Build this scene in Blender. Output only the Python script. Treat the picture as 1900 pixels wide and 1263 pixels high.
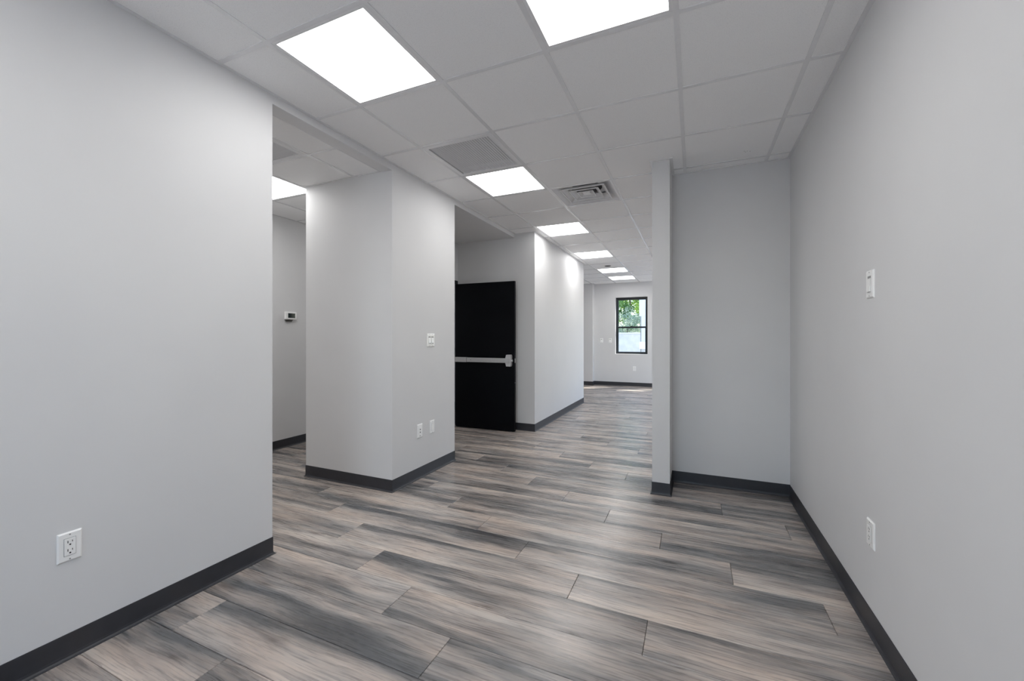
import bpy, bmesh, math, random
from mathutils import Vector, Matrix

scene = bpy.context.scene
for _o in list(bpy.data.objects):
    bpy.data.objects.remove(_o)
COL = scene.collection

# ------------------------------------------------------------------ camera
FPX, CXP, CYP, TH = 763.92, 950.0, 625.6, 0.41656
EYE = 1.281
cam_data = bpy.data.cameras.new('camera')
cam_data.sensor_fit = 'HORIZONTAL'
cam_data.sensor_width = 36.0
cam_data.lens = FPX / 1900.0 * 36.0
cam_data.shift_y = -(631.5 - CYP) / 1900.0
cam_data.clip_start = 0.03
cam = bpy.data.objects.new('camera', cam_data)
cam.location = (0, 0, EYE)
cam.rotation_euler = (math.pi / 2, 0, TH)
COL.objects.link(cam)
scene.camera = cam

# ------------------------------------------------------------------ world, sun, exposure
SKY_STRENGTH = 0.74
SUN_STRENGTH = 10.0
PANEL = 8.0
world = bpy.data.worlds.new('sky')
scene.world = world
world.use_nodes = True
wn = world.node_tree
wn.nodes.clear()
w_out = wn.nodes.new('ShaderNodeOutputWorld')
w_bg = wn.nodes.new('ShaderNodeBackground')
w_sky = wn.nodes.new('ShaderNodeTexSky')
w_sky.sky_type = 'NISHITA'
w_sky.sun_disc = False
w_sky.sun_elevation = math.radians(55)
w_sky.sun_rotation = math.radians(62)
w_bg.inputs['Strength'].default_value = SKY_STRENGTH
wn.links.new(w_sky.outputs[0], w_bg.inputs['Color'])
wn.links.new(w_bg.outputs[0], w_out.inputs['Surface'])

sun_data = bpy.data.lights.new('sun', 'SUN')
sun_data.energy = SUN_STRENGTH
sun_data.angle = math.radians(0.6)
sun_data.color = (1.0, 0.95, 0.86)
sun = bpy.data.objects.new('sun', sun_data)
sun.rotation_euler = Vector((-0.48, -0.40, -0.80)).to_track_quat('-Z', 'Y').to_euler()
sun.location = (14, 24, 20)
COL.objects.link(sun)

vs = scene.view_settings
vs.view_transform = 'Standard'
vs.look = 'None'
vs.gamma = 1.0
vs.use_curve_mapping = False
vs.exposure = 0.28
scene.display_settings.display_device = 'sRGB'
scene.cycles.use_denoising = True
scene.cycles.use_adaptive_sampling = True
scene.cycles.adaptive_threshold = 0.03
scene.cycles.max_bounces = 8
scene.cycles.diffuse_bounces = 6
scene.cycles.glossy_bounces = 3
scene.cycles.caustics_reflective = False
scene.cycles.caustics_refractive = False
scene.cycles.transparent_max_bounces = 12
scene.cycles.sample_clamp_indirect = 8.0

random.seed(7)

# ------------------------------------------------------------------ material helpers
def new_mat(name):
    m = bpy.data.materials.new(name)
    m.use_nodes = True
    nt = m.node_tree
    b = nt.nodes['Principled BSDF']
    return m, nt, b

def N(nt, t, **kw):
    n = nt.nodes.new(t)
    for k, v in kw.items():
        setattr(n, k, v)
    return n

def setin(n, **kw):
    for k, v in kw.items():
        n.inputs[k.replace('_', ' ')].default_value = v

def mathn(nt, op, a, b=None, c=None, clamp=False):
    n = N(nt, 'ShaderNodeMath', operation=op)
    n.use_clamp = clamp
    for i, v in enumerate((a, b, c)):
        if v is None:
            continue
        if isinstance(v, (int, float)):
            n.inputs[i].default_value = v
        else:
            nt.links.new(v, n.inputs[i])
    return n.outputs[0]

def noise(nt, vec, scale, detail=4.0, rough=0.5, dist=0.0):
    n = N(nt, 'ShaderNodeTexNoise')
    setin(n, Scale=scale, Detail=detail, Roughness=rough, Distortion=dist)
    if vec is not None:
        nt.links.new(vec, n.inputs['Vector'])
    return n.outputs['Fac']

def ramp(nt, fac, stops):
    r = N(nt, 'ShaderNodeValToRGB')
    els = r.color_ramp.elements
    while len(els) < len(stops):
        els.new(0.5)
    for e, (p, c) in zip(els, stops):
        e.position = p
        e.color = (*c, 1.0)
    nt.links.new(fac, r.inputs['Fac'])
    return r.outputs['Color']

def mapping(nt, vec, scale, loc=None):
    m = N(nt, 'ShaderNodeMapping')
    m.inputs['Scale'].default_value = scale
    nt.links.new(vec, m.inputs['Vector'])
    if loc is not None:
        nt.links.new(loc, m.inputs['Location'])
    return m.outputs['Vector']

def bump(nt, b, height, strength, dist):
    n = N(nt, 'ShaderNodeBump')
    n.inputs['Strength'].default_value = strength
    n.inputs['Distance'].default_value = dist
    nt.links.new(height, n.inputs['Height'])
    nt.links.new(n.outputs['Normal'], b.inputs['Normal'])

def mixc(nt, fac, a, b, blend='MIX'):
    n = N(nt, 'ShaderNodeMix', data_type='RGBA', blend_type=blend)
    for sock, v in ((n.inputs[0], fac), (n.inputs[6], a), (n.inputs[7], b)):
        if isinstance(v, (int, float)):
            sock.default_value = v
        elif isinstance(v, tuple):
            sock.default_value = (*v, 1.0)
        else:
            nt.links.new(v, sock)
    return n.outputs[2]

def grained(name, col, rough, var=0.04, scale=25.0, bump_s=0.0, bump_scale=300.0, metal=0.0, spec=0.5):
    """a plain painted / moulded surface with slight mottling and fine relief"""
    m, nt, b = new_mat(name)
    tc = N(nt, 'ShaderNodeTexCoord')
    f = noise(nt, tc.outputs['Object'], scale, 3.0)
    lo = tuple(max(0.0, c * (1 - var)) for c in col)
    hi = tuple(min(1.0, c * (1 + var)) for c in col)
    nt.links.new(ramp(nt, f, [(0.3, lo), (0.7, hi)]), b.inputs['Base Color'])
    b.inputs['Roughness'].default_value = rough
    b.inputs['Metallic'].default_value = metal
    b.inputs['Specular IOR Level'].default_value = spec
    if bump_s > 0:
        bump(nt, b, noise(nt, tc.outputs['Object'], bump_scale, 2.0), bump_s, 0.001)
    return m

def mat_plank():
    m, nt, b = new_mat('weathered_plank')
    tc = N(nt, 'ShaderNodeTexCoord')
    oi = N(nt, 'ShaderNodeObjectInfo')
    rnd = oi.outputs['Random']
    off = N(nt, 'ShaderNodeCombineXYZ')
    nt.links.new(mathn(nt, 'MULTIPLY', rnd, 47.0), off.inputs[0])
    nt.links.new(mathn(nt, 'MULTIPLY', rnd, 131.0), off.inputs[1])
    vec = N(nt, 'ShaderNodeVectorMath', operation='ADD')
    nt.links.new(tc.outputs['Object'], vec.inputs[0])
    nt.links.new(off.outputs[0], vec.inputs[1])
    v = vec.outputs[0]
    sep = N(nt, 'ShaderNodeSeparateXYZ')
    nt.links.new(tc.outputs['Object'], sep.inputs[0])
    # wavering of the grain
    warp = noise(nt, mapping(nt, v, (2.2, 5.0, 1)), 1.0, 2.0)
    wv = N(nt, 'ShaderNodeCombineXYZ')
    nt.links.new(mathn(nt, 'MULTIPLY', mathn(nt, 'SUBTRACT', warp, 0.5), 0.035), wv.inputs[1])
    vw = N(nt, 'ShaderNodeVectorMath', operation='ADD')
    nt.links.new(v, vw.inputs[0])
    nt.links.new(wv.outputs[0], vw.inputs[1])
    vg = vw.outputs[0]
    # broad stain clouds drawn out along the board
    broad = noise(nt, mapping(nt, vg, (0.95, 9.5, 1)), 1.0, 4.0, 0.60, 0.0)
    # the print on each board fades from a light to a dark long edge
    s2 = mathn(nt, 'FRACT', mathn(nt, 'MULTIPLY', rnd, 13.37))
    sgn = mathn(nt, 'SUBTRACT', mathn(nt, 'MULTIPLY', mathn(nt, 'GREATER_THAN', s2, 0.42), 2.0), 1.0)
    g = mathn(nt, 'MULTIPLY', mathn(nt, 'DIVIDE', sep.outputs[1], 0.228), sgn)
    t = mathn(nt, 'ADD', broad, mathn(nt, 'MULTIPLY', g, 0.17))
    s3 = mathn(nt, 'FRACT', mathn(nt, 'MULTIPLY', rnd, 57.1))
    t = mathn(nt, 'ADD', t, mathn(nt, 'MULTIPLY', mathn(nt, 'SUBTRACT', s3, 0.5), 0.13))
    col = ramp(nt, t, [(0.26, (0.070, 0.072, 0.076)), (0.40, (0.165, 0.160, 0.158)),
                       (0.50, (0.320, 0.289, 0.270)), (0.61, (0.480, 0.422, 0.382)), (0.76, (0.600, 0.530, 0.470))])
    # warm / cool drift
    hue = noise(nt, mapping(nt, v, (1.1, 5.0, 1)), 1.7, 2.0)
    col = mixc(nt, 1.0, col, ramp(nt, hue, [(0.32, (0.96, 1.0, 1.03)), (0.68, (1.05, 0.99, 0.95))]), 'MULTIPLY')
    # fine grain
    fine = noise(nt, mapping(nt, vg, (4.0, 110.0, 1)), 1.0, 3.0, 0.65)
    col = mixc(nt, 1.0, col, ramp(nt, fine, [(0.30, (0.62, 0.62, 0.63)), (0.50, (0.98, 0.98, 0.98)), (0.72, (1.18, 1.17, 1.15))]), 'MULTIPLY')
    mid = noise(nt, mapping(nt, vg, (1.9, 38.0, 1)), 1.0, 3.0, 0.62, 0.0)
    col = mixc(nt, 1.0, col, ramp(nt, mid, [(0.28, (0.66, 0.66, 0.68)), (0.46, (1.0, 1.0, 1.0)), (0.8, (1.08, 1.06, 1.04))]), 'MULTIPLY')
    # knots with a dark heart
    vo = N(nt, 'ShaderNodeTexVoronoi')
    vo.inputs['Scale'].default_value = 1.0
    nt.links.new(mapping(nt, vg, (1.9, 6.5, 1)), vo.inputs['Vector'])
    kn = ramp(nt, vo.outputs['Distance'], [(0.0, (0.20, 0.18, 0.17)), (0.045, (0.45, 0.42, 0.40)), (0.08, (0.70, 0.68, 0.68)), (0.20, (1, 1, 1))])
    col = mixc(nt, 0.85, col, kn, 'MULTIPLY')
    # short dark checks
    chk = noise(nt, mapping(nt, vg, (7.0, 80.0, 1)), 1.0, 2.0, 0.5, 0.0)
    ck = ramp(nt, chk, [(0.24, (0.40, 0.40, 0.41)), (0.34, (1, 1, 1))])
    col = mixc(nt, 0.8, col, ck, 'MULTIPLY')
    nt.links.new(col, b.inputs['Base Color'])
    rr = mathn(nt, 'ADD', mathn(nt, 'MULTIPLY', fine, 0.14), 0.21)
    nt.links.new(rr, b.inputs['Roughness'])
    b.inputs['Specular IOR Level'].default_value = 0.8
    b.inputs['Coat Weight'].default_value = 0.0
    b.inputs['Coat Roughness'].default_value = 0.20
    return m

def mat_tile():
    m, nt, b = new_mat('mineral_fibre_tile')
    tc = N(nt, 'ShaderNodeTexCoord')
    oi = N(nt, 'ShaderNodeObjectInfo')
    off = N(nt, 'ShaderNodeCombineXYZ')
    nt.links.new(mathn(nt, 'MULTIPLY', oi.outputs['Random'], 30.0), off.inputs[0])
    vec = N(nt, 'ShaderNodeVectorMath', operation='ADD')
    nt.links.new(tc.outputs['Object'], vec.inputs[0])
    nt.links.new(off.outputs[0], vec.inputs[1])
    v = vec.outputs[0]
    big = noise(nt, v, 160.0, 3.0, 0.6)
    pit = noise(nt, v, 330.0, 2.0, 0.7)
    col = ramp(nt, pit, [(0.29, (0.45, 0.45, 0.45)), (0.37, (0.92, 0.92, 0.92)), (0.7, (0.95, 0.95, 0.95))])
    col = mixc(nt, 1.0, col, ramp(nt, big, [(0.3, (0.97, 0.97, 0.97)), (0.6, (1, 1, 1))]), 'MULTIPLY')
    nt.links.new(col, b.inputs['Base Color'])
    b.inputs['Roughness'].default_value = 0.9
    b.inputs['Specular IOR Level'].default_value = 0.2
    return m

def mat_emit(name, col, strength):
    m, nt, b = new_mat(name)
    b.inputs['Base Color'].default_value = (0.9, 0.9, 0.9, 1)
    b.inputs['Roughness'].default_value = 0.4
    tc = N(nt, 'ShaderNodeTexCoord')
    f = noise(nt, tc.outputs['Object'], 6.0, 2.0)
    nt.links.new(ramp(nt, f, [(0.3, tuple(c * 0.985 for c in col)), (0.7, col)]), b.inputs['Emission Color'])
    b.inputs['Emission Strength'].default_value = strength
    return m

def mat_glass():
    m, nt, b = new_mat('window_glass')
    nt.nodes.remove(b)
    out = nt.nodes['Material Output']
    tr = N(nt, 'ShaderNodeBsdfTransparent')
    tr.inputs['Color'].default_value = (0.965, 0.98, 0.985, 1)
    gl = N(nt, 'ShaderNodeBsdfGlossy')
    gl.inputs['Roughness'].default_value = 0.02
    fr = N(nt, 'ShaderNodeFresnel')
    fr.inputs['IOR'].default_value = 1.45
    mx = N(nt, 'ShaderNodeMixShader')
    ge = N(nt, 'ShaderNodeNewGeometry')
    front = mathn(nt, 'SUBTRACT', 1.0, ge.outputs['Backfacing'])
    nt.links.new(mathn(nt, 'MULTIPLY', fr.outputs[0], front), mx.inputs[0])
    nt.links.new(tr.outputs[0], mx.inputs[1])
    nt.links.new(gl.outputs[0], mx.inputs[2])
    nt.links.new(mx.outputs[0], out.inputs['Surface'])
    return m

def mat_leaf(name, a, bcol, c):
    m, nt, b = new_mat(name)
    tc = N(nt, 'ShaderNodeTexCoord')
    f = noise(nt, tc.outputs['Object'], 3.2, 5.0, 0.7)
    col = ramp(nt, f, [(0.3, a), (0.5, bcol), (0.7, c)])
    nt.links.new(col, b.inputs['Base Color'])
    b.inputs['Roughness'].default_value = 0.45
    tl = N(nt, 'ShaderNodeBsdfTranslucent')
    nt.links.new(col, tl.inputs['Color'])
    mx = N(nt, 'ShaderNodeMixShader')
    mx.inputs[0].default_value = 0.4
    out = nt.nodes['Material Output']
    nt.links.new(b.outputs[0], mx.inputs[1])
    nt.links.new(tl.outputs[0], mx.inputs[2])
    nt.links.new(mx.outputs[0], out.inputs['Surface'])
    return m

def mat_wall():
    m, nt, b = new_mat('grey_wall_paint')
    tc = N(nt, 'ShaderNodeTexCoord')
    v = tc.outputs['Object']
    f = noise(nt, v, 2.2, 2.0)
    nt.links.new(ramp(nt, f, [(0.3, (0.715, 0.714, 0.718)), (0.7, (0.735, 0.734, 0.736))]), b.inputs['Base Color'])
    b.inputs['Roughness'].default_value = 0.55
    b.inputs['Specular IOR Level'].default_value = 0.35
    return m

M = dict(
    wall=mat_wall(),
    tile=mat_tile(),
    plank=mat_plank(),
    tee=grained('white_tee_paint', (0.80, 0.80, 0.81), 0.27, 0.02, 25.0, 0.0, 300.0, 0.0, 0.65),
    frame=grained('white_fixture_paint', (0.80, 0.80, 0.81), 0.38, 0.02),
    deck=grained('deck_above', (0.25, 0.25, 0.25), 0.9),
    sub=grained('floor_joint_dark', (0.030, 0.028, 0.027), 0.9),
    vinyl=grained('charcoal_vinyl_base', (0.034, 0.035, 0.041), 0.42, 0.08, 18.0, 0.05, 200.0),
    plate=grained('white_plate_plastic', (0.94, 0.94, 0.93), 0.28, 0.01),
    slot=grained('dark_slot', (0.02, 0.02, 0.02), 0.6),
    rim=grained('plate_gap_grey', (0.30, 0.30, 0.30), 0.6),
    black=grained('black_door_paint', (0.0016, 0.0022, 0.0040), 0.48, 0.10, 12.0, 0.05, 160.0, 0.0, 0.14),
    blackframe=grained('black_window_paint', (0.007, 0.013, 0.018), 0.35, 0.08),
    alu=grained('satin_aluminium', (0.66, 0.66, 0.67), 0.36, 0.04, 60.0, 0.0, 1.0, 0.55),
    slat=grained('grille_slat_grey', (0.80, 0.80, 0.81), 0.4, 0.02),
    plenum=grained('grille_backing', (0.28, 0.28, 0.29), 0.8),
    duct=grained('duct_dark', (0.03, 0.03, 0.035), 0.6),
    emit=mat_emit('led_diffuser', (1.0, 0.995, 0.985), PANEL),
    glass=mat_glass(),
    screen=grained('thermostat_screen', (0.012, 0.020, 0.022), 0.15, 0.1),
    thermo_shade=grained('thermostat_shade_grey', (0.10, 0.10, 0.09), 0.6),  # shade below the thermostat, put into a dark colour
    concrete=grained('pale_concrete', (0.66, 0.65, 0.63), 0.85, 0.08, 5.0, 0.2, 60.0),
    siding=grained('pale_siding', (0.62, 0.63, 0.64), 0.6, 0.04, 4.0),
    bark=grained('bark', (0.10, 0.075, 0.055), 0.9, 0.3, 12.0, 0.5, 30.0),
    soil=grained('gravel_ground', (0.36, 0.34, 0.30), 0.95, 0.25, 18.0, 0.4, 60.0),
    leafa=mat_leaf('leaf_green', (0.03, 0.09, 0.035), (0.10, 0.24, 0.06), (0.26, 0.42, 0.10)),
    leafb=mat_leaf('leaf_lime', (0.10, 0.24, 0.04), (0.36, 0.52, 0.08), (0.62, 0.72, 0.20)),
    leafc=mat_leaf('leaf_silver', (0.10, 0.20, 0.16), (0.34, 0.44, 0.36), (0.70, 0.72, 0.52)),
)

# ------------------------------------------------------------------ mesh helpers
def mesh_obj(name, verts, faces, mat, parent=None, smooth=False, loc=None, rz=None):
    me = bpy.data.meshes.new(name)
    me.from_pydata([tuple(v) for v in verts], [], faces)
    me.update()
    if mat is not None:
        me.materials.append(mat)
    if smooth:
        for p in me.polygons:
            p.use_smooth = True
    o = bpy.data.objects.new(name, me)
    COL.objects.link(o)
    if parent is not None:
        o.parent = parent
    if loc is not None:
        o.location = loc
    if rz is not None:
        o.rotation_euler = (0, 0, rz)
    return o

class MB:
    """collects convex boxes and prisms of ONE piece"""
    def __init__(self):
        self.v = []
        self.f = []
    def box(self, x0, x1, y0, y1, z0, z1):
        n = len(self.v)
        self.v += [(x0, y0, z0), (x1, y0, z0), (x1, y1, z0), (x0, y1, z0), (x0, y0, z1), (x1, y0, z1), (x1, y1, z1), (x0, y1, z1)]
        self.f += [tuple(n + i for i in q) for q in ((0, 3, 2, 1), (4, 5, 6, 7), (0, 1, 5, 4), (1, 2, 6, 5), (2, 3, 7, 6), (3, 0, 4, 7))]
        return self
    def bbox(self, x0, x1, y0, y1, z0, z1, b):
        """box with all edges chamfered by b"""
        bm = bmesh.new()
        bmesh.ops.create_cube(bm, size=1.0)
        for vv in bm.verts:
            vv.co = Vector(((x0 + x1) / 2 + vv.co.x * (x1 - x0), (y0 + y1) / 2 + vv.co.y * (y1 - y0), (z0 + z1) / 2 + vv.co.z * (z1 - z0)))
        bmesh.ops.bevel(bm, geom=list(bm.edges), offset=b, segments=2, affect='EDGES', profile=0.5)
        self.add_bm(bm)
        return self
    def add_bm(self, bm):
        n = len(self.v)
        bm.verts.index_update()
        self.v += [tuple(v.co) for v in bm.verts]
        self.f += [tuple(n + v.index for v in fc.verts) for fc in bm.faces]
        bm.free()
    def prism(self, pts, axis, a, b):
        """pts: 2-D outline; extruded along axis from a to b"""
        n = len(self.v)
        k = len(pts)
        def P(p, t):
            return {'x': (t, p[0], p[1]), 'y': (p[0], t, p[1]), 'z': (p[0], p[1], t)}[axis]
        self.v += [P(p, a) for p in pts] + [P(p, b) for p in pts]
        self.f += [tuple(n + i for i in range(k))[::-1], tuple(n + k + i for i in range(k))]
        for i in range(k):
            j = (i + 1) % k
            self.f.append((n + i, n + j, n + k + j, n + k + i))
        return self
    def frame(self, x0, x1, y0, y1, wx, wy, z0, z1, axis='z'):
        """closed rectangular ring (one connected piece) in the plane normal to axis"""
        n = len(self.v)
        o = [(x0, y0), (x1, y0), (x1, y1), (x0, y1)]
        i_ = [(x0 + wx, y0 + wy), (x1 - wx, y0 + wy), (x1 - wx, y1 - wy), (x0 + wx, y1 - wy)]
        def P(p, t):
            return {'x': (t, p[0], p[1]), 'y': (p[0], t, p[1]), 'z': (p[0], p[1], t)}[axis]
        for t in (z0, z1):
            self.v += [P(p, t) for p in o] + [P(p, t) for p in i_]
        for a in range(4):
            b = (a + 1) % 4
            self.f += [(n + a, n + b, n + 4 + b, n + 4 + a), (n + 8 + a, n + 12 + a, n + 12 + b, n + 8 + b),
                       (n + a, n + 8 + a, n + 8 + b, n + b), (n + 4 + a, n + 4 + b, n + 12 + b, n + 12 + a)]
        return self
    def cyl(self, c, r, h, axis='z', seg=16, r2=None):
        n = len(self.v)
        r2 = r if r2 is None else r2
        for t, rr in ((0, r), (h, r2)):
            for k in range(seg):
                a = 2 * math.pi * k / seg
                p, q = rr * math.cos(a), rr * math.sin(a)
                d = {'z': (p, q, t), 'x': (t, p, q), 'y': (p, t, q)}[axis]
                self.v.append((c[0] + d[0], c[1] + d[1], c[2] + d[2]))
        self.f += [tuple(n + i for i in range(seg))[::-1], tuple(n + seg + i for i in range(seg))]
        for i in range(seg):
            j = (i + 1) % seg
            self.f.append((n + i, n + j, n + seg + j, n + seg + i))
        return self
    def build(self, name, mat, parent=None, smooth=False, loc=None, rz=None):
        o = mesh_obj(name, self.v, self.f, mat, parent, smooth, loc, rz)
        bm = bmesh.new()
        bm.from_mesh(o.data)
        bmesh.ops.recalc_face_normals(bm, faces=list(bm.faces))
        bm.to_mesh(o.data)
        bm.free()
        return o

def tag(o, label=None, cat=None, group=None, kind=None):
    if label: o['label'] = label
    if cat: o['category'] = cat
    if group: o['group'] = group
    if kind: o['kind'] = kind
    return o

def struct(o, label, cat):
    return tag(o, label, cat, kind='structure')

def empty(name, loc=(0, 0, 0), rz=0.0):
    o = bpy.data.objects.new(name, None)
    o.empty_display_size = 0.1
    COL.objects.link(o)
    o.location = loc
    o.rotation_euler = (0, 0, rz)
    return o

def box_wall(name, boxes, label):
    mb = MB()
    for b in boxes:
        mb.box(*b)
    return struct(mb.build(name, M['wall']), label, 'wall')

# ------------------------------------------------------------------ plan (metres)
U = 0.6096
GX = lambda i: (i - 2.1196) * U
GY = lambda j: (j + 3.2152) * U
ZC = 2.7155           # underside of the ceiling grid
ZS = 2.664            # soffits over the two openings
ZH = 2.668            # grid of the side hall
TOP = 2.95
XL, XR = -2.285, 0.703
YO0, YO1 = 1.656, 2.713     # hall opening
YN0, YN1 = 3.685, 5.248     # door niche
XCOL = -3.285
XN = -3.195
XCR, YCR = -1.985, 7.967    # corridor wall
YB = 11.12
YALC = 3.92
XP0, XP1, YP = -0.315, -0.18, 3.55
XHALL = -4.36
XFR = 2.2
XFL = -4.60
YREAR = -2.4

# ------------------------------------------------------------------ walls
box_wall('wall_left', [(XL - 0.105, XL, YREAR, YO0, 0, TOP), (XL - 0.105, XL, YO0, YO1, ZS, TOP)],
         'long light grey painted wall with an opening into the side hall')
box_wall('wall_column', [(XCOL, XL, YO1, YN0, 0, TOP)],
         'square light grey wall block between hall opening and door niche')
box_wall('wall_niche', [(XN, XL, YN0, YN1, ZS, TOP), (XN - 0.115, XN, YN0, 4.165, 0, TOP),
                        (XN - 0.115, XN, 4.165, 5.165, 2.09, TOP), (XN - 0.115, XN, 5.165, YN1, 0, TOP)],
         'shaded grey lowered ceiling and back wall of the door niche')
box_wall('wall_corridor', [(XN - 0.115, XCR, YN1, YCR, 0, TOP), (XFL, XN - 0.115, YCR - 0.1, YCR, 0, TOP)],
         'light grey corridor wall block behind the open black door')
box_wall('wall_right', [(XR, XR + 0.12, YREAR, YALC, 0, TOP)],
         'plain light grey painted side wall of the front room')
box_wall('wall_alcove', [(XP1, XFR, YALC, YALC + 0.13, 0, TOP), (XP0, XP1, YP, YALC + 0.13, 0, TOP)],
         'light grey alcove end wall with its narrow projecting wall end')
W3 = (-1.55, -0.05, 0.15, 2.45)  # opening for the added rear window
box_wall('wall_rear', [(XL - 0.105, W3[0], YREAR - 0.12, YREAR, 0, TOP), (W3[1], XR + 0.12, YREAR - 0.12, YREAR, 0, TOP),
                       (W3[0], W3[1], YREAR - 0.12, YREAR, 0, W3[2]), (W3[0], W3[1], YREAR - 0.12, YREAR, W3[3], TOP)],
         'light grey end wall of the front room with an added wide window')
box_wall('wall_hall', [(XHALL - 0.1, XHALL, 0.2, YCR - 0.1, 0, TOP), (XHALL, XL - 0.105, 0.2, 0.3, 0, TOP), (XHALL, XN - 0.115, 6.4, 6.5, 0, TOP)],
         'grey wall of the dim side hall beyond the opening')
W1 = (-1.913, -1.100, 0.832, 2.335)
W2 = (-0.60, 0.213, 0.832, 2.335)
W5 = (0.75, 1.563, 0.832, 2.335)  # opening for an added, unseen window
YB1 = YB + 0.20
def back_wall():
    mb = MB()
    xs = [XFL - 0.1, W1[0], W1[1], W2[0], W2[1], W5[0], W5[1], XFR + 0.12]
    for k in range(7):
        if k in (1, 3, 5):
            mb.box(xs[k], xs[k + 1], YB, YB1, 0, W1[2])
            mb.box(xs[k], xs[k + 1], YB, YB1, W1[3], TOP)
        else:
            mb.box(xs[k], xs[k + 1], YB, YB1, 0, TOP)
    struct(mb.build('wall_back', M['wall']), 'far light grey end wall with a black framed window', 'wall')
back_wall()
box_wall('wall_pier', [(-3.2, -2.48, 10.93, YB, 0, TOP)], 'shallow grey wall pier in the corner of the far end wall')
box_wall('wall_far_left', [(XFL - 0.1, XFL, YCR - 0.1, YB, 0, TOP)], 'light grey side wall of the far room beyond the corridor wall')
W4 = [(8.0, 10.6, 0.45, 2.40)]  # opening for the added side window
box_wall('wall_far_right', [(XFR, XFR + 0.12, YALC, 8.0, 0, TOP), (XFR, XFR + 0.12, 10.6, YB, 0, TOP)]
         + [(XFR, XFR + 0.12, w[0], w[1], 0, w[2]) for w in W4] + [(XFR, XFR + 0.12, w[0], w[1], w[3], TOP) for w in W4],
         'light grey side wall of the far room with an added wide window')

# ------------------------------------------------------------------ floor of planks
floor = MB().box(-4.7, 2.4, YREAR - 0.1, YB1, -0.15, -0.012).build('floor', M['sub'])
struct(floor, 'weathered grey wood plank floor laid across the rooms', 'floor')
PW, PL = 0.2279, 1.514
GAP, CH, TH_P = 0.0008, 0.0016, 0.012
_pm = {}
def plank_mesh(x0, x1):
    key = (round(x0, 4), round(x1, 4))
    if key in _pm:
        return _pm[key]
    y0, y1 = -PW / 2 + GAP, PW / 2 - GAP
    a, b = x0 + GAP, x1 - GAP
    v = [(a, y0, -TH_P), (b, y0, -TH_P), (b, y1, -TH_P), (a, y1, -TH_P),
         (a, y0, -CH), (b, y0, -CH), (b, y1, -CH), (a, y1, -CH),
         (a + CH, y0 + CH, 0), (b - CH, y0 + CH, 0), (b - CH, y1 - CH, 0), (a + CH, y1 - CH, 0)]
    f = [(8, 9, 10, 11)]
    for k in range(4):
        n = (k + 1) % 4
        f += [(k, n, 4 + n, 4 + k), (4 + k, 4 + n, 8 + n, 8 + k)]
    me = bpy.data.meshes.new('floor_plank')
    me.from_pydata(v, [], f)
    me.materials.append(M['plank'])
    _pm[key] = me
    return me
k0 = int(math.floor((YREAR - 1.2728) / PW))
k1 = int(math.ceil((YB - 1.2728) / PW))
for k in range(k0, k1):
    ya = 1.2728 + PW * k
    yc = ya + PW / 2
    if yc < 0.25: xa, xb = XL - 0.02, XR + 0.02
    elif yc < 4.0: xa, xb = XHALL - 0.02, XR + 0.02
    elif yc < 6.45: xa, xb = XHALL - 0.02, XFR + 0.02
    elif yc < YCR - 0.1: xa, xb = XCR - 0.02, XFR + 0.02
    else: xa, xb = XFL - 0.02, XFR + 0.02
    j = -0.949 - 0.3785 * k
    n = math.floor((xa - j) / PL)
    x = j + n * PL
    while x < xb:
        l, r = max(x, xa), min(x + PL, xb)
        if r - l > 0.03:
            cxp = x + PL / 2
            o = bpy.data.objects.new('floor_plank', plank_mesh(l - cxp, r - cxp))
            o.location = (cxp, yc, 0)
            o.parent = floor
            COL.objects.link(o)
        x += PL

# ------------------------------------------------------------------ vinyl cove base
PROF = [(0.0, 0.100), (0.0028, 0.100), (0.0032, 0.0985), (0.0032, 0.020), (0.0050, 0.010), (0.0095, 0.0045), (0.0150, 0.0022), (0.0155, 0.0), (0.0, 0.0)]
def sweep(name, path, label, ext=None):
    """path with the room on the right-hand side; mitred at the bends"""
    p = [Vector((x, y)) for x, y in path]
    nrm = []
    for a, b in zip(p[:-1], p[1:]):
        d = (b - a).normalized()
        nrm.append(Vector((d.y, -d.x)))
    v, f = [], []
    K = len(PROF)
    for i, q in enumerate(p):
        n0 = nrm[max(i - 1, 0)] if (i > 0) else (ext[0] if ext and ext[0] else nrm[0])
        n1 = nrm[min(i, len(nrm) - 1)] if i < len(nrm) else (ext[1] if ext and ext[1] else nrm[-1])
        n0, n1 = Vector(n0), Vector(n1)
        off = n0 if n0.dot(n1) > 0.99 else n0 + n1
        for o_, z in PROF:
            v.append((q.x + off.x * o_, q.y + off.y * o_, z))
    for i in range(len(p) - 1):
        for k in range(K):
            m = (k + 1) % K
            f.append((i * K + k, i * K + m, (i + 1) * K + m, (i + 1) * K + k))
    f.append(tuple(range(K)))
    f.append(tuple((len(p) - 1) * K + k for k in range(K))[::-1])
    mb = MB()
    mb.v, mb.f = v, f
    return struct(mb.build(name, M['vinyl']), label, 'baseboard')

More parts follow.
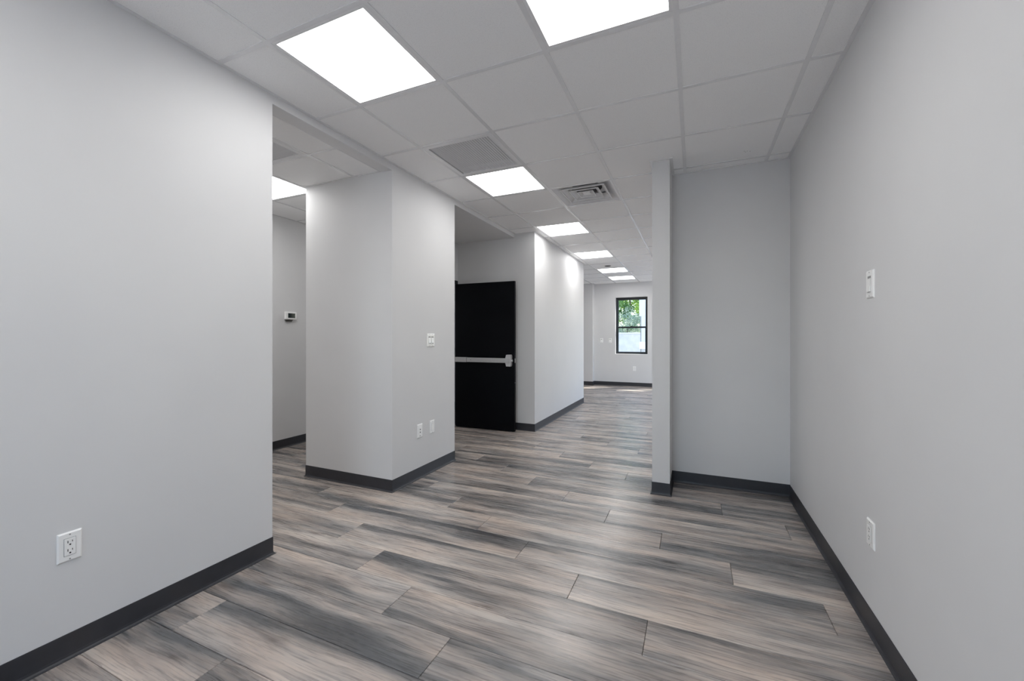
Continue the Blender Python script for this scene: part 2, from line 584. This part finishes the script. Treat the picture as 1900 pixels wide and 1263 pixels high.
sweep('baseboard_left', [(XL, YREAR), (XL, YO0), (XL - 0.105, YO0), (XL - 0.105, 0.3)], 'charcoal vinyl base along the long wall before the opening')
sweep('baseboard_column', [(XCOL, 4.1), (XCOL, YO1), (XL, YO1), (XL, YN0), (XN, YN0), (XN, 4.11)], 'charcoal vinyl base wrapped around the square wall block')
sweep('baseboard_corridor', [(XN, 5.22), (XN, YN1), (XCR, YN1), (XCR, YCR), (XFL, YCR)], 'charcoal vinyl base along the corridor wall behind the door')
sweep('baseboard_back', [(XFL, YB), (-3.2, YB), (-3.2, 10.93), (-2.48, 10.93), (-2.48, YB), (XFR, YB)], 'charcoal vinyl base along the far end wall under the window')
sweep('baseboard_far_right', [(XFR, YB), (XFR, YALC + 0.13), (XP0, YALC + 0.13)], 'charcoal vinyl base along the far room side wall', ext=((0, -1), (-1, 0)))
sweep('baseboard_alcove', [(XP0, YALC + 0.13), (XP0, YP), (XP1, YP), (XP1, YALC), (XR, YALC)], 'charcoal vinyl base around the wall end and alcove', ext=((0, 1), (-1, 0)))
sweep('baseboard_right', [(XR, YALC), (XR, YREAR), (XL, YREAR)], 'charcoal vinyl base along the plain side wall', ext=((0, -1), None))
sweep('baseboard_hall', [(XHALL, 0.3), (XHALL, 6.4)], 'charcoal vinyl base along the side hall wall')

# ------------------------------------------------------------------ ceiling: deck, tiles, tees
ceiling = MB().box(XFL - 0.2, XFR + 0.2, YREAR - 0.2, YB1, TOP, TOP + 0.05).build('ceiling', M['deck'])
struct(ceiling, 'white suspended ceiling of square tiles in a tee grid', 'ceiling')
LIGHTS = [(-1, -1), (1, -1), (-1, -4), (1, -4), (-1, 2), (-1, 5), (-1, 8), (-1, 11), (-1, 13), (2, 5), (2, 8), (2, 11)]
SKIP = set(LIGHTS) | {(-1, 1), (0, 3)}
TW = 0.012
def tile(x0, x1, y0, y1, z):
    if x1 - x0 < 0.015 or y1 - y0 < 0.015:
        return
    g = 0.002
    cx, cy = (x0 + x1) / 2, (y0 + y1) / 2
    o = MB().box(x0 - cx + g, x1 - cx - g, y0 - cy + g, y1 - cy - g, 0.0, 0.015).build('ceiling_tile', M['tile'], ceiling, loc=(cx, cy, z))
    return o
def cells(lo, hi, grid):
    out = []
    i = -12
    while grid(i) < hi:
        a, b = max(lo, grid(i)), min(hi, grid(i + 1))
        if b - a > 0.004:
            out.append((i, a, b))
        i += 1
    return out
def strip(name, x0, x1, y0, y1, z):
    return MB().box(x0, x1, y0, y1, z, z + 0.003).build(name, M['tee'], ceiling)
ZONES = [  # x0, x1, y0, y1
    (XL, GX(-1), YREAR, YN1),
    (XCR, GX(-1), YN1, YCR),
    (XFL, GX(-1), YCR, YB),
    (GX(-1), GX(1), YREAR, YB),
    (GX(1), GX(2), YREAR, YB),
    (GX(2), XR, YREAR, YALC),
    (GX(2), XFR, YALC + 0.13, YB),
]
for (zx0, zx1, zy0, zy1) in ZONES:
    cx = cells(zx0, zx1, GX)
    cy = cells(zy0, zy1, GY)
    for (i, a, b) in cx:
        for (j, c, d) in cy:
            if (i, j) not in SKIP:
                tile(a, b, c, d, ZC + 0.003)
            if d < zy1 - 0.001:
                strip('cross_tee', a + TW, b - TW, d - TW, d + TW, ZC)
        if b < zx1 - 0.001:
            strip('main_tee', b - TW, b + TW, zy0, zy1, ZC)
for i, (a, b) in {-1: (YREAR, YB), 1: (YREAR, YB), 2: (YREAR, YB)}.items():
    strip('main_tee', GX(i) - TW, GX(i) + TW, a, b, ZC)
WA = 0.021
for r in [(XL, XL + WA, YREAR, YN1), (XL + WA, XCR, YN1 - WA, YN1), (XCR, XCR + WA, YN1 - WA, YCR),
          (XP1, XR - WA, YALC - WA, YALC), (XR - WA, XR, YREAR, YALC), (XP1, XP1 + WA, YP - WA, YALC - WA), (XP0 - WA, XP1, YP - WA, YP),
          (XP0 - WA, XP0, YP, YALC + 0.13),
          (-2.48, XFR - WA, YB - WA, YB), (-3.2, -2.48, 10.93 - WA, 10.93), (-2.48, -2.48 + WA, 10.93 - WA, YB - WA), (XFR - WA, XFR, YALC + 0.13, YB)]:
    o = MB().box(r[0], r[1], r[2], r[3], ZC - 0.0008, ZC + 0.0028).build('wall_angle', M['tee'], ceiling)
# side hall ceiling
HX = lambda i: -2.69 + U * i
HY = lambda j: 2.24 + U * j
HALL_Z = [(XHALL, XL - 0.105, 0.3, YO1), (XHALL, XCOL, YO1, 6.4)]
HSKIP = {(-2, 0), (-1, -1), (-2, -3), (-2, 4)}
def hall_ceiling():
    for (i, a, b) in cells(XHALL, XL - 0.105, HX):
        ymax = 6.4 if i <= -2 else YO1
        bb = min(b, XCOL + 0.0) if i == -2 else b
        for (j, c, d) in cells(0.3, ymax, HY):
            xx = b if c < YO1 - 0.01 else bb
            if (i, j) not in HSKIP:
                tile(a, xx, c, d, ZH + 0.003)
            if d < ymax - 0.001:
                strip('cross_tee', a + TW, xx - TW, d - TW, d + TW, ZH)
        if b < XL - 0.106:
            strip('main_tee', b - TW, b + TW, 0.3, 6.4 if i < -2 else YO1, ZH)
    for r in [(XHALL, XHALL + WA, 0.3, 6.4), (XCOL - WA, XL - 0.105, YO1 - WA, YO1), (XL - 0.105 - WA, XL - 0.105, 0.3, YO1 - WA), (XCOL - WA, XCOL, YO1, 6.4)]:
        MB().box(r[0], r[1], r[2], r[3], ZH - 0.0008, ZH + 0.0028).build('wall_angle', M['tee'], ceiling)
hall_ceiling()
# pinholes left in one alcove tile
for dx, dy in ((0, 0), (0.012, -0.014), (-0.010, -0.022), (0.030, -0.004)):
    MB().cyl((0.364 + dx, 3.655 + dy, ZC + 0.0024), 0.0030, 0.001, 'z', 8).build('pinhole', M['slot'], ceiling)

# ------------------------------------------------------------------ LED troffers
def troffer(x0, y0, z, label):
    c = (x0 + U / 2, y0 + U / 2, z)
    root = empty('ceiling_light', c)
    h = U / 2 - TW
    MB().frame(-h, h, -h, h, 0.017, 0.017, 0.001, 0.045).build('frame', M['frame'], root)
    d = h - 0.017
    df_ = MB().box(-d, d, -d, d, 0.016, 0.022).build('diffuser', M['emit'], root)
    df_.data.materials.append(M['frame'])
    for p in df_.data.polygons:
        p.material_index = 0 if p.normal.z < -0.5 else 1
    MB().box(-d, d, -d, d, 0.030, 0.036).build('housing', M['frame'], root)
    tag(root, label, 'ceiling light', 'square led panels in the ceiling')
    return root
LBL = {
    (-1, -1): 'large square lit panel above the long wall, nearest the hall opening',
    (1, -1): 'lit square panel cut off by the top of the picture',
    (-1, -4): 'square lit panel overhead behind the camera, above the long wall',
    (1, -4): 'square lit panel overhead behind the camera, toward the plain wall',
    (-1, 2): 'square lit panel directly beside the slatted return grille',
    (-1, 5): 'lit panel at the near end of the corridor wall',
    (-1, 8): 'lit panel at the far end of the corridor wall',
    (-1, 11): 'lit panel beside the small dark round ceiling fitting',
    (-1, 13): 'last lit panel before the far window wall',
    (2, 5): 'lit panel in the far room just behind the alcove',
    (2, 8): 'lit panel in the middle of the far room, behind the alcove',
    (2, 11): 'lit panel in the far room toward the hidden window',
}
for (i, j) in LIGHTS:
    troffer(GX(i), GY(j), ZC, LBL[(i, j)])
troffer(HX(-2), HY(0), ZH, 'lit panel in the side hall ceiling seen through the opening')
troffer(HX(-2), HY(-3), ZH, 'unseen lit panel added behind the long wall to brighten the side hall')  # unseen panel, added to lift the dark hall wall
troffer(HX(-2), HY(4), ZH, 'lit panel in the side hall behind the square wall block')

# ------------------------------------------------------------------ return grilles
def return_grille(x0, y0, z, label):
    root = empty('return_grille', (x0 + U / 2, y0 + U / 2, z))
    h = U / 2 - TW
    fw = 0.034
    MB().frame(-h, h, -h, h, fw, fw, -0.0015, 0.012).build('frame', M['frame'], root)
    d = h - fw
    MB().box(-d - 0.01, d + 0.01, -d - 0.01, d + 0.01, 0.055, 0.060).build('backing', M['plenum'], root)
    MB().frame(-d - 0.004, d + 0.004, -d - 0.004, d + 0.004, 0.004, 0.004, 0.012, 0.055).build('inner_collar', M['slat'], root)
    n = 25
    proto = None
    for k in range(n):
        x = -d + 0.018 + (2 * d - 0.026) * k / (n - 1)
        if proto is None:
            proto = MB().prism([(-0.0052, 0.0010), (-0.0040, 0.0004), (0.0045, 0.0086), (0.0034, 0.0094)], 'y', -d, d).build('slat', M['slat'], root)
            o = proto
        else:
            o = proto.copy()
            COL.objects.link(o)
            o.parent = root
        o.location = (x, 0, 0)
    tag(root, label, 'air grille', 'slatted return air grilles')
return_grille(GX(-1), GY(1), ZC, 'white slatted return air grille between two lit panels')
return_grille(HX(-1), HY(-1), ZH, 'slatted return air grille in the side hall ceiling')

# ------------------------------------------------------------------ four-way supply diffuser
def frustum(mb, r0, z0, r1, z1, t=0.0015):
    """thin sloping square skirt from half-size r0 at z0 to r1 at z1"""
    n = len(mb.v)
    for (r, z) in ((r0, z0), (r1, z1), (r1 - t, z1 + t), (r0 - t, z0 + t)):
        mb.v += [(-r, -r, z), (r, -r, z), (r, r, z), (-r, r, z)]
    for a in range(4):
        b = (a + 1) % 4
        for s in range(4):
            e = (s + 1) % 4
            mb.f.append((n + s * 4 + a, n + s * 4 + b, n + e * 4 + b, n + e * 4 + a))
    return mb
def diffuser(x0, y0, z):
    root = empty('supply_diffuser', (x0 + U / 2, y0 + U / 2, z))
    h = U / 2 - TW
    MB().frame(-h, h, -h, h, 0.012, 0.012, 0.0, 0.01).build('frame', M['frame'], root)
    mb = MB()
    frustum(mb, h - 0.012, 0.004, 0.19, 0.062)
    mb.build('outer_pan', M['frame'], root)
    MB().box(-0.20, 0.20, -0.20, 0.20, 0.075, 0.080).build('pan_top', M['frame'], root)
    MB().cyl((0, 0, 0.066), 0.15, 0.008, 'z', 32).build('duct_neck', M['duct'], root)
    for r, dz in ((0.215, 0.0), (0.145, 0.002), (0.080, 0.004)):
        mb = MB()
        frustum(mb, r, dz + 0.004, r - 0.045, dz + 0.034)
        ring = mb.build('cone_ring', M['frame'], root)
        MB().frame(-r, r, -r, r, 0.010, 0.010, dz - 0.001, dz + 0.004).build('lip', M['frame'], ring)
    MB().box(-0.036, 0.036, -0.036, 0.036, 0.012, 0.016).build('core_plate', M['frame'], root)
    tag(root, 'white square supply air diffuser with nested cone rings', 'air diffuser')
diffuser(GX(0), GY(3), ZC)

# small dark round fitting on the far ceiling
root = empty('ceiling_fitting', (-1.59, 8.354, ZC))
MB().cyl((0, 0, -0.004), 0.062, 0.006, 'z', 24).build('ring', M['rim'], root)
MB().cyl((0, 0, -0.007), 0.050, 0.004, 'z', 24, 0.054).build('dark_cover', M['duct'], root)
tag(root, 'small dark round fitting on the far corridor ceiling', 'ceiling fitting')

# ------------------------------------------------------------------ wall plates: local x along wall, y out of wall (-y toward the room), z up
def plate_base(root, w, h):
    bm = bmesh.new()
    d = 0.0065
    e = 0.005
    v = [(-w/2, 0, -h/2), (w/2, 0, -h/2), (w/2, 0, h/2), (-w/2, 0, h/2),
         (-w/2, -0.0025, -h/2), (w/2, -0.0025, -h/2), (w/2, -0.0025, h/2), (-w/2, -0.0025, h/2),
         (-w/2 + e, -d, -h/2 + e), (w/2 - e, -d, -h/2 + e), (w/2 - e, -d, h/2 - e), (-w/2 + e, -d, h/2 - e)]
    f = [(8, 9, 10, 11), (3, 2, 1, 0)]
    for k in range(4):
        n = (k + 1) % 4
        f += [(k, n, 4 + n, 4 + k), (4 + k, 4 + n, 8 + n, 8 + k)]
    mb = MB()
    mb.v, mb.f = v, f
    mb.build('cover_plate', M['plate'], root)
    bm.free()
    return d

def screws(root, d, h, xs=(0,)):
    for x in xs:
        for s in (-1, 1):
            MB().cyl((x, -d - 0.0008, s * (h / 2 - 0.0095)), 0.0026, 0.001, 'y', 10).build('screw', M['rim'], root)

def outlet(loc, rz, label, w=0.072, h=0.116, group=None, name='wall_outlet'):
    root = empty(name, loc, rz)
    d = plate_base(root, w, h)
    MB().box(-0.0178, 0.0178, -d - 0.0003, -d + 0.001, -0.0350, 0.0350).build('insert_gap', M['rim'], root)
    ins = MB().bbox(-0.0166, 0.0166, -d - 0.0022, -d, -0.0336, 0.0336, 0.0010).build('receptacle', M['plate'], root)
    y = -d - 0.0026
    for zc in (0.0165, -0.0165):
        MB().box(-0.0078, -0.0056, y, y + 0.001, zc - 0.001, zc + 0.0085).build('slot', M['slot'], ins)
        MB().box(0.0056, 0.0074, y, y + 0.001, zc + 0.001, zc + 0.0080).build('slot', M['slot'], ins)
        MB().cyl((0, y, zc - 0.0075), 0.0030, 0.001, 'y', 12).build('ground_hole', M['slot'], ins)
    screws(root, d, h)
    return tag(root, label, 'outlet', group)

def rocker_gang(root, d, x, tilt, slot):
    MB().box(x - 0.0178, x + 0.0178, -d - 0.0003, -d + 0.001, -0.0350, 0.0350).build('rocker_gap', M['rim'], root)
    t, b = (-0.0004, 0.0060) if tilt > 0 else (0.0060, 0.0012)  # sunk top bares the grey gap box, coloured in for the recess shadow
    r = MB().prism([(-d, -0.0336), (-d - b, -0.0336), (-d - 0.0024, 0.0), (-d - t, 0.0336), (-d, 0.0336)], 'x', x - 0.0164, x + 0.0164).build('rocker', M['plate'], root)
    if slot:
        MB().box(x - 0.0095, x + 0.0095, -d - 0.0064, -d - 0.0044, -0.0305, -0.0262).build('indicator_slot', M['slot'], r)

def switch(loc, rz, label, gangs=1, w=None, h=0.120, slot=False, tilt=1, group=None):
    root = empty('light_switch', loc, rz)
    w = w or (0.076 if gangs == 1 else 0.122)
    d = plate_base(root, w, h)
    xs = (0,) if gangs == 1 else (-0.023, 0.023)
    for x in xs:
        rocker_gang(root, d, x, tilt, slot)
    screws(root, d, h, xs)
    return tag(root, label, 'light switch', group)

def data_plate(loc, rz, label):
    root = empty('data_outlet', loc, rz)
    d = plate_base(root, 0.078, 0.122)
    ins = MB().bbox(-0.0175, 0.0175, -d - 0.0018, -d, -0.0345, 0.0345, 0.0008).build('jack_insert', M['plate'], root)
    for zc in (0.013, -0.012):
        MB().box(-0.0055, 0.0055, -d - 0.0022, -d - 0.0012, zc - 0.0050, zc + 0.0050).build('jack', M['slot'], ins)
    MB().box(-0.010, 0.010, -d - 0.0012, -d, -0.0475, -0.0425).build('label_strip', M['rim'], root)
    return tag(root, label, 'data outlet')

def blank_plate(loc, rz, label):
    root = empty('blank_plate', loc, rz)
    d = plate_base(root, 0.076, 0.122)
    MB().box(-0.0178, 0.0178, -d - 0.0003, -d + 0.001, -0.0350, 0.0350).build('insert_gap', M['rim'], root)
    MB().bbox(-0.0168, 0.0168, -d - 0.0018, -d, -0.0340, 0.0340, 0.0008).build('blank_insert', M['plate'], root)
    screws(root, d, 0.122)
    return tag(root, label, 'blank plate')

RZ_L = math.pi / 2      # on a wall facing +x
RZ_R = -math.pi / 2     # on a wall facing -x
outlet((XL, 0.789, 0.447), RZ_L, 'white duplex outlet low on the long wall before the hall opening')
switch((XL, 3.255, 1.254), RZ_L, 'white double rocker switch on the square wall block', gangs=2, h=0.122, slot=True)
data_plate((XL, 3.085, 0.431), RZ_L, 'white plate with two small jacks low on the square wall block')
blank_plate((XL, 3.277, 0.431), RZ_L, 'plain white plate low on the square wall block, beside the jack plate')
switch((XR, 2.267, 1.512), RZ_R, 'white rocker switch high on the plain side wall', h=0.121, w=0.080, tilt=1)
outlet((XR, 2.262, 0.430), RZ_R, 'white outlet low on the plain side wall', w=0.080, h=0.116)
switch((-2.28, YB, 1.196), 0, 'small white switch on the end wall, nearer the corner pier')
switch((-2.051, YB, 1.196), 0, 'small white switch on the end wall, nearer the window')
outlet((-1.425, YB, 0.461), 0, 'small white outlet below the window on the end wall', w=0.078, h=0.120)

# thermostat
th = empty('thermostat', (XHALL, 3.372, 1.534), RZ_L)
MB().bbox(-0.076, 0.076, -0.034, -0.010, -0.046, 0.046, 0.008).build('housing', M['plate'], th)
MB().box(-0.040, 0.052, -0.0345, -0.0330, -0.026, 0.028).build('screen', M['screen'], th)
MB().prism([(-0.062, -0.044), (0.040, -0.044), (0.020, -0.070), (-0.045, -0.070)], 'y', -0.016, 0.0).build('shade_wedge', M['thermo_shade'], th)  # dark wedge standing in for the shadow below the housing
MB().box(-0.060, 0.060, -0.012, 0.0, -0.036, 0.036).build('wall_base', M['plate'], th)
tag(th, 'white thermostat with dark screen on the side hall wall', 'thermostat')

# ------------------------------------------------------------------ black exit door, standing open against the niche side
door = empty('door_1', (-3.13, 5.125, 0.0), math.radians(0.9))
LW = 0.912
leaf = MB().bbox(0.0, LW, -0.045, 0.0, 0.008, 2.043, 0.0015).build('door_leaf', M['black'], door)
leaf['label'] = 'black painted flush steel door leaf'
bar = MB().bbox(0.025, 0.800, -0.105, -0.065, 0.936, 0.998, 0.004).build('panic_bar', M['alu'], door)
bar['label'] = 'brushed aluminium push bar'
MB().bbox(0.022, 0.205, -0.108, -0.062, 0.933, 1.001, 0.004).build('end_cap', M['alu'], bar)
MB().box(0.2055, 0.2085, -0.1062, -0.064, 0.9345, 0.9995).build('seam', M['slot'], bar)
MB().cyl((0.272, -0.1062, 0.966), 0.005, 0.002, 'y', 12).build('dogging_key', M['slot'], bar)
MB().box(0.04, 0.18, -0.067, -0.045, 0.945, 0.990).build('end_bracket', M['alu'], bar)
# chassis head: eight-sided raised case
mb = MB()
mb.prism([(0.800, 0.935), (0.812, 0.890), (0.872, 0.888), (0.880, 0.905), (0.880, 1.030), (0.872, 1.047), (0.812, 1.045), (0.800, 1.000)], 'y', -0.100, -0.045)
case = mb.build('latch_case', M['alu'], bar)
MB().prism([(0.815, 0.945), (0.838, 0.930), (0.866, 0.945), (0.866, 0.990), (0.838, 1.004), (0.815, 0.990)], 'y', -0.116, -0.100).build('case_boss', M['alu'], bar)
MB().box(0.880, 0.893, -0.075, -0.055, 0.952, 0.980).build('latch_bolt', M['alu'], bar)
MB().box(LW - 0.0005, LW + 0.0012, -0.036, -0.012, 0.935, 0.995).build('edge_plate', M['alu'], door)
MB().box(LW - 0.001, LW + 0.0008, -0.028, -0.020, 0.66, 0.672).build('edge_bolt', M['alu'], door)
for z in (0.25, 1.02, 1.80):
    MB().cyl((-0.012, -0.052, z), 0.008, 0.11, 'z', 12).build('hinge', M['blackframe'], door)
struct(door, 'black exit door with silver push bar standing open in the niche', 'door')
df = empty('trim_1', (XN, 4.665, 0))
for y0, y1 in ((-0.555, -0.500), (0.500, 0.555)):
    MB().box(-0.130, 0.014, y0, y1, 0.0, 2.110).build('jamb', M['blackframe'], df)
MB().box(-0.130, 0.014, -0.500, 0.500, 2.055, 2.110).build('head', M['blackframe'], df)
struct(df, 'black steel frame around the niche doorway', 'door frame')

# ------------------------------------------------------------------ windows
def window(name, x0, x1, z0, z1, y, label, swap=False, depth=0.07):
    """double-hung sash; local x along the wall, y outward"""
    cxw = (x0 + x1) / 2
    if swap:
        root = empty(name, (y, cxw, 0), -math.pi / 2)
    else:
        root = empty(name, (cxw, y, 0), 0)
    w = (x1 - x0) / 2
    fr = 0.035
    MB().frame(-w, w, z0, z1, fr, fr, 0.0, depth, 'y').build('window_frame', M['blackframe'], root)
    zm = z0 + (z1 - z0) * 0.475
    lo = MB().frame(-w + fr, w - fr, z0 + fr, zm + 0.022, 0.030, 0.032, 0.010, 0.034, 'y').build('lower_sash', M['blackframe'], root)
    up = MB().frame(-w + fr, w - fr, zm - 0.022, z1 - fr, 0.026, 0.032, 0.036, 0.060, 'y').build('upper_sash', M['blackframe'], root)
    MB().box(-w + fr + 0.029, w - fr - 0.029, 0.020, 0.024, z0 + fr + 0.031, zm - 0.009).build('pane', M['glass'], lo)
    MB().box(-w + fr + 0.025, w - fr - 0.025, 0.046, 0.050, zm + 0.009, z1 - fr - 0.031).build('pane', M['glass'], up)
    MB().box(-0.03, 0.03, 0.004, 0.020, zm + 0.022, zm + 0.032).build('sash_lock', M['blackframe'], lo)
    return struct(root, label, 'window')
window('window_1', *W1, YB + 0.085, 'black framed double hung window in the far end wall')
window('added_window_5', *W5, YB + 0.085, 'black framed double hung window added unseen near the far room side wall for daylight')  # unseen, added to let more daylight into the far room
window('window_2', *W2, YB + 0.085, 'black framed double hung window hidden behind the wall end')
def wide_window(name, w, h, z0, z1, loc, rz, label):
    root = empty(name, loc, rz)
    MB().frame(-w, w, z0, z1, 0.05, 0.05, -0.03, 0.03, 'y').build('window_frame', M['blackframe'], root)
    for k in range(1, h):
        x = -w + 2 * w * k / h
        MB().box(x - 0.025, x + 0.025, -0.03, 0.03, z0 + 0.05, z1 - 0.05).build('mullion', M['blackframe'], root)
    for k in range(h):
        xa, xb = -w + 2 * w * k / h, -w + 2 * w * (k + 1) / h
        MB().box(xa + (0.05 if k == 0 else 0.025), xb - (0.05 if k == h - 1 else 0.025), -0.003, 0.003, z0 + 0.05, z1 - 0.05).build('pane', M['glass'], root)
    struct(root, label, 'window')
wide_window('added_window_3', (W3[1] - W3[0]) / 2, 3, W3[2], W3[3], ((W3[0] + W3[1]) / 2, YREAR - 0.06, 0), 0, 'wide black framed window added unseen behind the camera for daylight')  # unseen, added so daylight lifts the ceiling and facing walls
wide_window('added_window_4', 1.3, 3, 0.45, 2.40, (XFR + 0.06, 9.3, 0), math.pi / 2, 'wide black framed side window added unseen to brighten the far room')  # unseen, added to brighten the far room and its floor
sill = MB().box(W1[0], W1[1], YB - 0.004, YB + 0.085, W1[2] - 0.002, W1[2] + 0.012).build('trim_2', M['plate'])
struct(sill, 'white sill at the foot of the far window', 'window sill')

# ------------------------------------------------------------------ outside
g = MB().box(-20, 20, YB1, 40, -0.40, -0.25).build('ground', M['soil'])
struct(g, 'pale gravel ground outside the far window', 'ground')
gs = MB().box(-14, 14, -22, YREAR - 0.12, -0.30, -0.10).build('pavement', M['concrete'])  # unseen, added pale to throw sunlight up through the rear window
struct(gs, 'unseen pale concrete pavement added to bounce daylight into the rear window', 'pavement')
ge = MB().box(XFR + 0.12, 22, YREAR - 0.12, YB1, -0.30, -0.10).build('forecourt', M['concrete'])
struct(ge, 'pale concrete forecourt beside the far room', 'pavement')
gw = MB().box(-9, 6, 16.0, 16.25, -0.25, 1.40).build('garden_wall', M['concrete'])
MB().bbox(-9.02, 6.02, 15.97, 16.28, 1.40, 1.46, 0.01).build('coping', M['concrete'], gw)
tag(gw, 'low pale concrete garden wall outside the far window', 'garden wall')
nb = MB().box(-1.60, 3.2, 14.204, 15.3, -0.25, 3.6).build('outbuilding', M['siding'])
MB().box(-1.668, 3.25, 14.2, 15.36, 1.985, 3.7).build('upper_cladding', M['siding'], nb)
MB().cyl((-1.620, 14.222, -0.25), 0.017, 2.23, 'z', 12).build('drain_pipe', M['rim'], nb)
for k in range(1, 9):
    x = -1.60 + 0.20 * k
    MB().box(x - 0.006, x + 0.006, 14.2, 14.206, -0.25, 1.985).build('siding_batten', M['siding'], nb)
tag(nb, 'pale clad outbuilding corner seen through the far window', 'building')
ub = MB().bbox(-1.634, -1.446, 13.99, 14.1995, 0.90, 1.132, 0.008).build('utility_box', M['plate'])
MB().box(-1.622, -1.458, 13.984, 13.992, 0.915, 1.118).build('box_door', M['plate'], ub)
MB().cyl((-1.606, 14.10, -0.25), 0.018, 1.15, 'z', 10).build('conduit', M['rim'], ub)
tag(ub, 'white utility box on the outbuilding corner', 'utility box')

def tube(mb, pts, radii, seg=8):
    n0 = len(mb.v)
    for (p, r) in zip(pts, radii):
        for k in range(seg):
            a = 2 * math.pi * k / seg
            mb.v.append((p[0] + r * math.cos(a), p[1] + r * math.sin(a), p[2]))
    for i in range(len(pts) - 1):
        for k in range(seg):
            m = (k + 1) % seg
            mb.f.append((n0 + i * seg + k, n0 + i * seg + m, n0 + (i + 1) * seg + m, n0 + (i + 1) * seg + k))

def tree(x, y, z0, z1, rad, nleaf, mat, label, seed, size=0.055):
    rng = random.Random(seed)
    root = empty('garden_tree', (x, y, -0.25))
    mb = MB()
    tube(mb, [(0, 0, 0), (0.03, 0.02, 0.8), (-0.02, 0.0, z0 + 0.6), (0.02, 0.01, z1 - 0.3)], [0.07, 0.06, 0.045, 0.015])
    for k in range(7):
        a = rng.uniform(0, 6.28)
        zb = rng.uniform(z0 + 0.2, z1 - 0.6)
        tube(mb, [(0, 0, zb), (math.cos(a) * rad * 0.4, math.sin(a) * rad * 0.4, zb + 0.25), (math.cos(a) * rad * 0.8, math.sin(a) * rad * 0.8, zb + 0.4)], [0.03, 0.02, 0.006], 6)
    mb.build('trunk', M['bark'], root)
    v, f = [], []
    clumps = []
    zc = (z0 + z1) / 2 + 0.25
    for k in range(46):
        while True:
            p = Vector((rng.uniform(-1, 1), rng.uniform(-1, 1), rng.uniform(-1, 1)))
            if 0.25 < p.length < 1:
                break
        clumps.append((p.x * rad * 0.85, p.y * rad * 0.85, zc + p.z * (z1 - z0) / 2 * 0.9, rng.uniform(0.16, 0.32) * max(rad, 0.8)))
    for k in range(nleaf):
        c = clumps[k % len(clumps)]
        d = Vector((rng.gauss(0, 1), rng.gauss(0, 1), rng.gauss(0, 1))).normalized() * (c[3] * rng.uniform(0.5, 1.0))
        p = Vector(c[:3]) + d
        ax = Vector((rng.gauss(0, 1), rng.gauss(0, 1), rng.gauss(-0.4, 0.7))).normalized()
        nrm = (d.normalized() + Vector((rng.gauss(0, .6), rng.gauss(0, .6), rng.gauss(0.3, .6)))).normalized()
        sd = ax.cross(nrm)
        if sd.length < 1e-3:
            continue
        sd.normalize()
        L = size * rng.uniform(0.7, 1.35)
        n = len(v)
        mid = p + ax * L * 0.5 + nrm * L * 0.10
        v += [tuple(p), tuple(mid + sd * L * 0.30), tuple(p + ax * L), tuple(mid - sd * L * 0.30)]
        f += [(n, n + 1, n + 2, n + 3)]
    fo = mesh_obj('foliage', v, f, mat, root)
    fo['kind'] = 'stuff'
    tag(root, label, 'tree', 'garden trees beyond the concrete wall')
tree(-3.45, 17.6, 0.9, 4.6, 0.72, 9000, M['leafa'], 'dark green leafy tree behind the concrete garden wall', 1)
tree(-1.45, 18.0, 1.2, 4.8, 0.78, 8000, M['leafb'], 'bright lime green tree behind the concrete garden wall', 2)
tree(-2.45, 16.95, 0.5, 2.60, 0.55, 6500, M['leafc'], 'pale silvery bush just behind the concrete garden wall', 3, 0.045)
tree(-2.70, 19.6, 0.8, 5.4, 0.95, 11000, M['leafa'], 'large dark green tree farthest behind the garden wall', 6, 0.08)
tree(-5.35, 18.2, 1.0, 5.0, 0.8, 6000, M['leafa'], 'dark green tree at the far end of the garden wall', 4, 0.07)
tree(-4.55, 20.6, 0.6, 5.6, 0.85, 9000, M['leafa'], 'tall dark green tree standing behind the dark leafy tree', 7, 0.09)
tree(-0.75, 20.2, 0.6, 5.6, 0.90, 9000, M['leafa'], 'tall dark green tree standing behind the lime green tree', 8, 0.09)
tree(-2.55, 22.3, 0.4, 6.2, 1.40, 9000, M['leafb'], 'broad light green tree at the very back of the garden', 9, 0.11)
tree(0.75, 18.6, 1.0, 5.2, 0.9, 6000, M['leafa'], 'dark green tree behind the pale outbuilding', 5, 0.07)
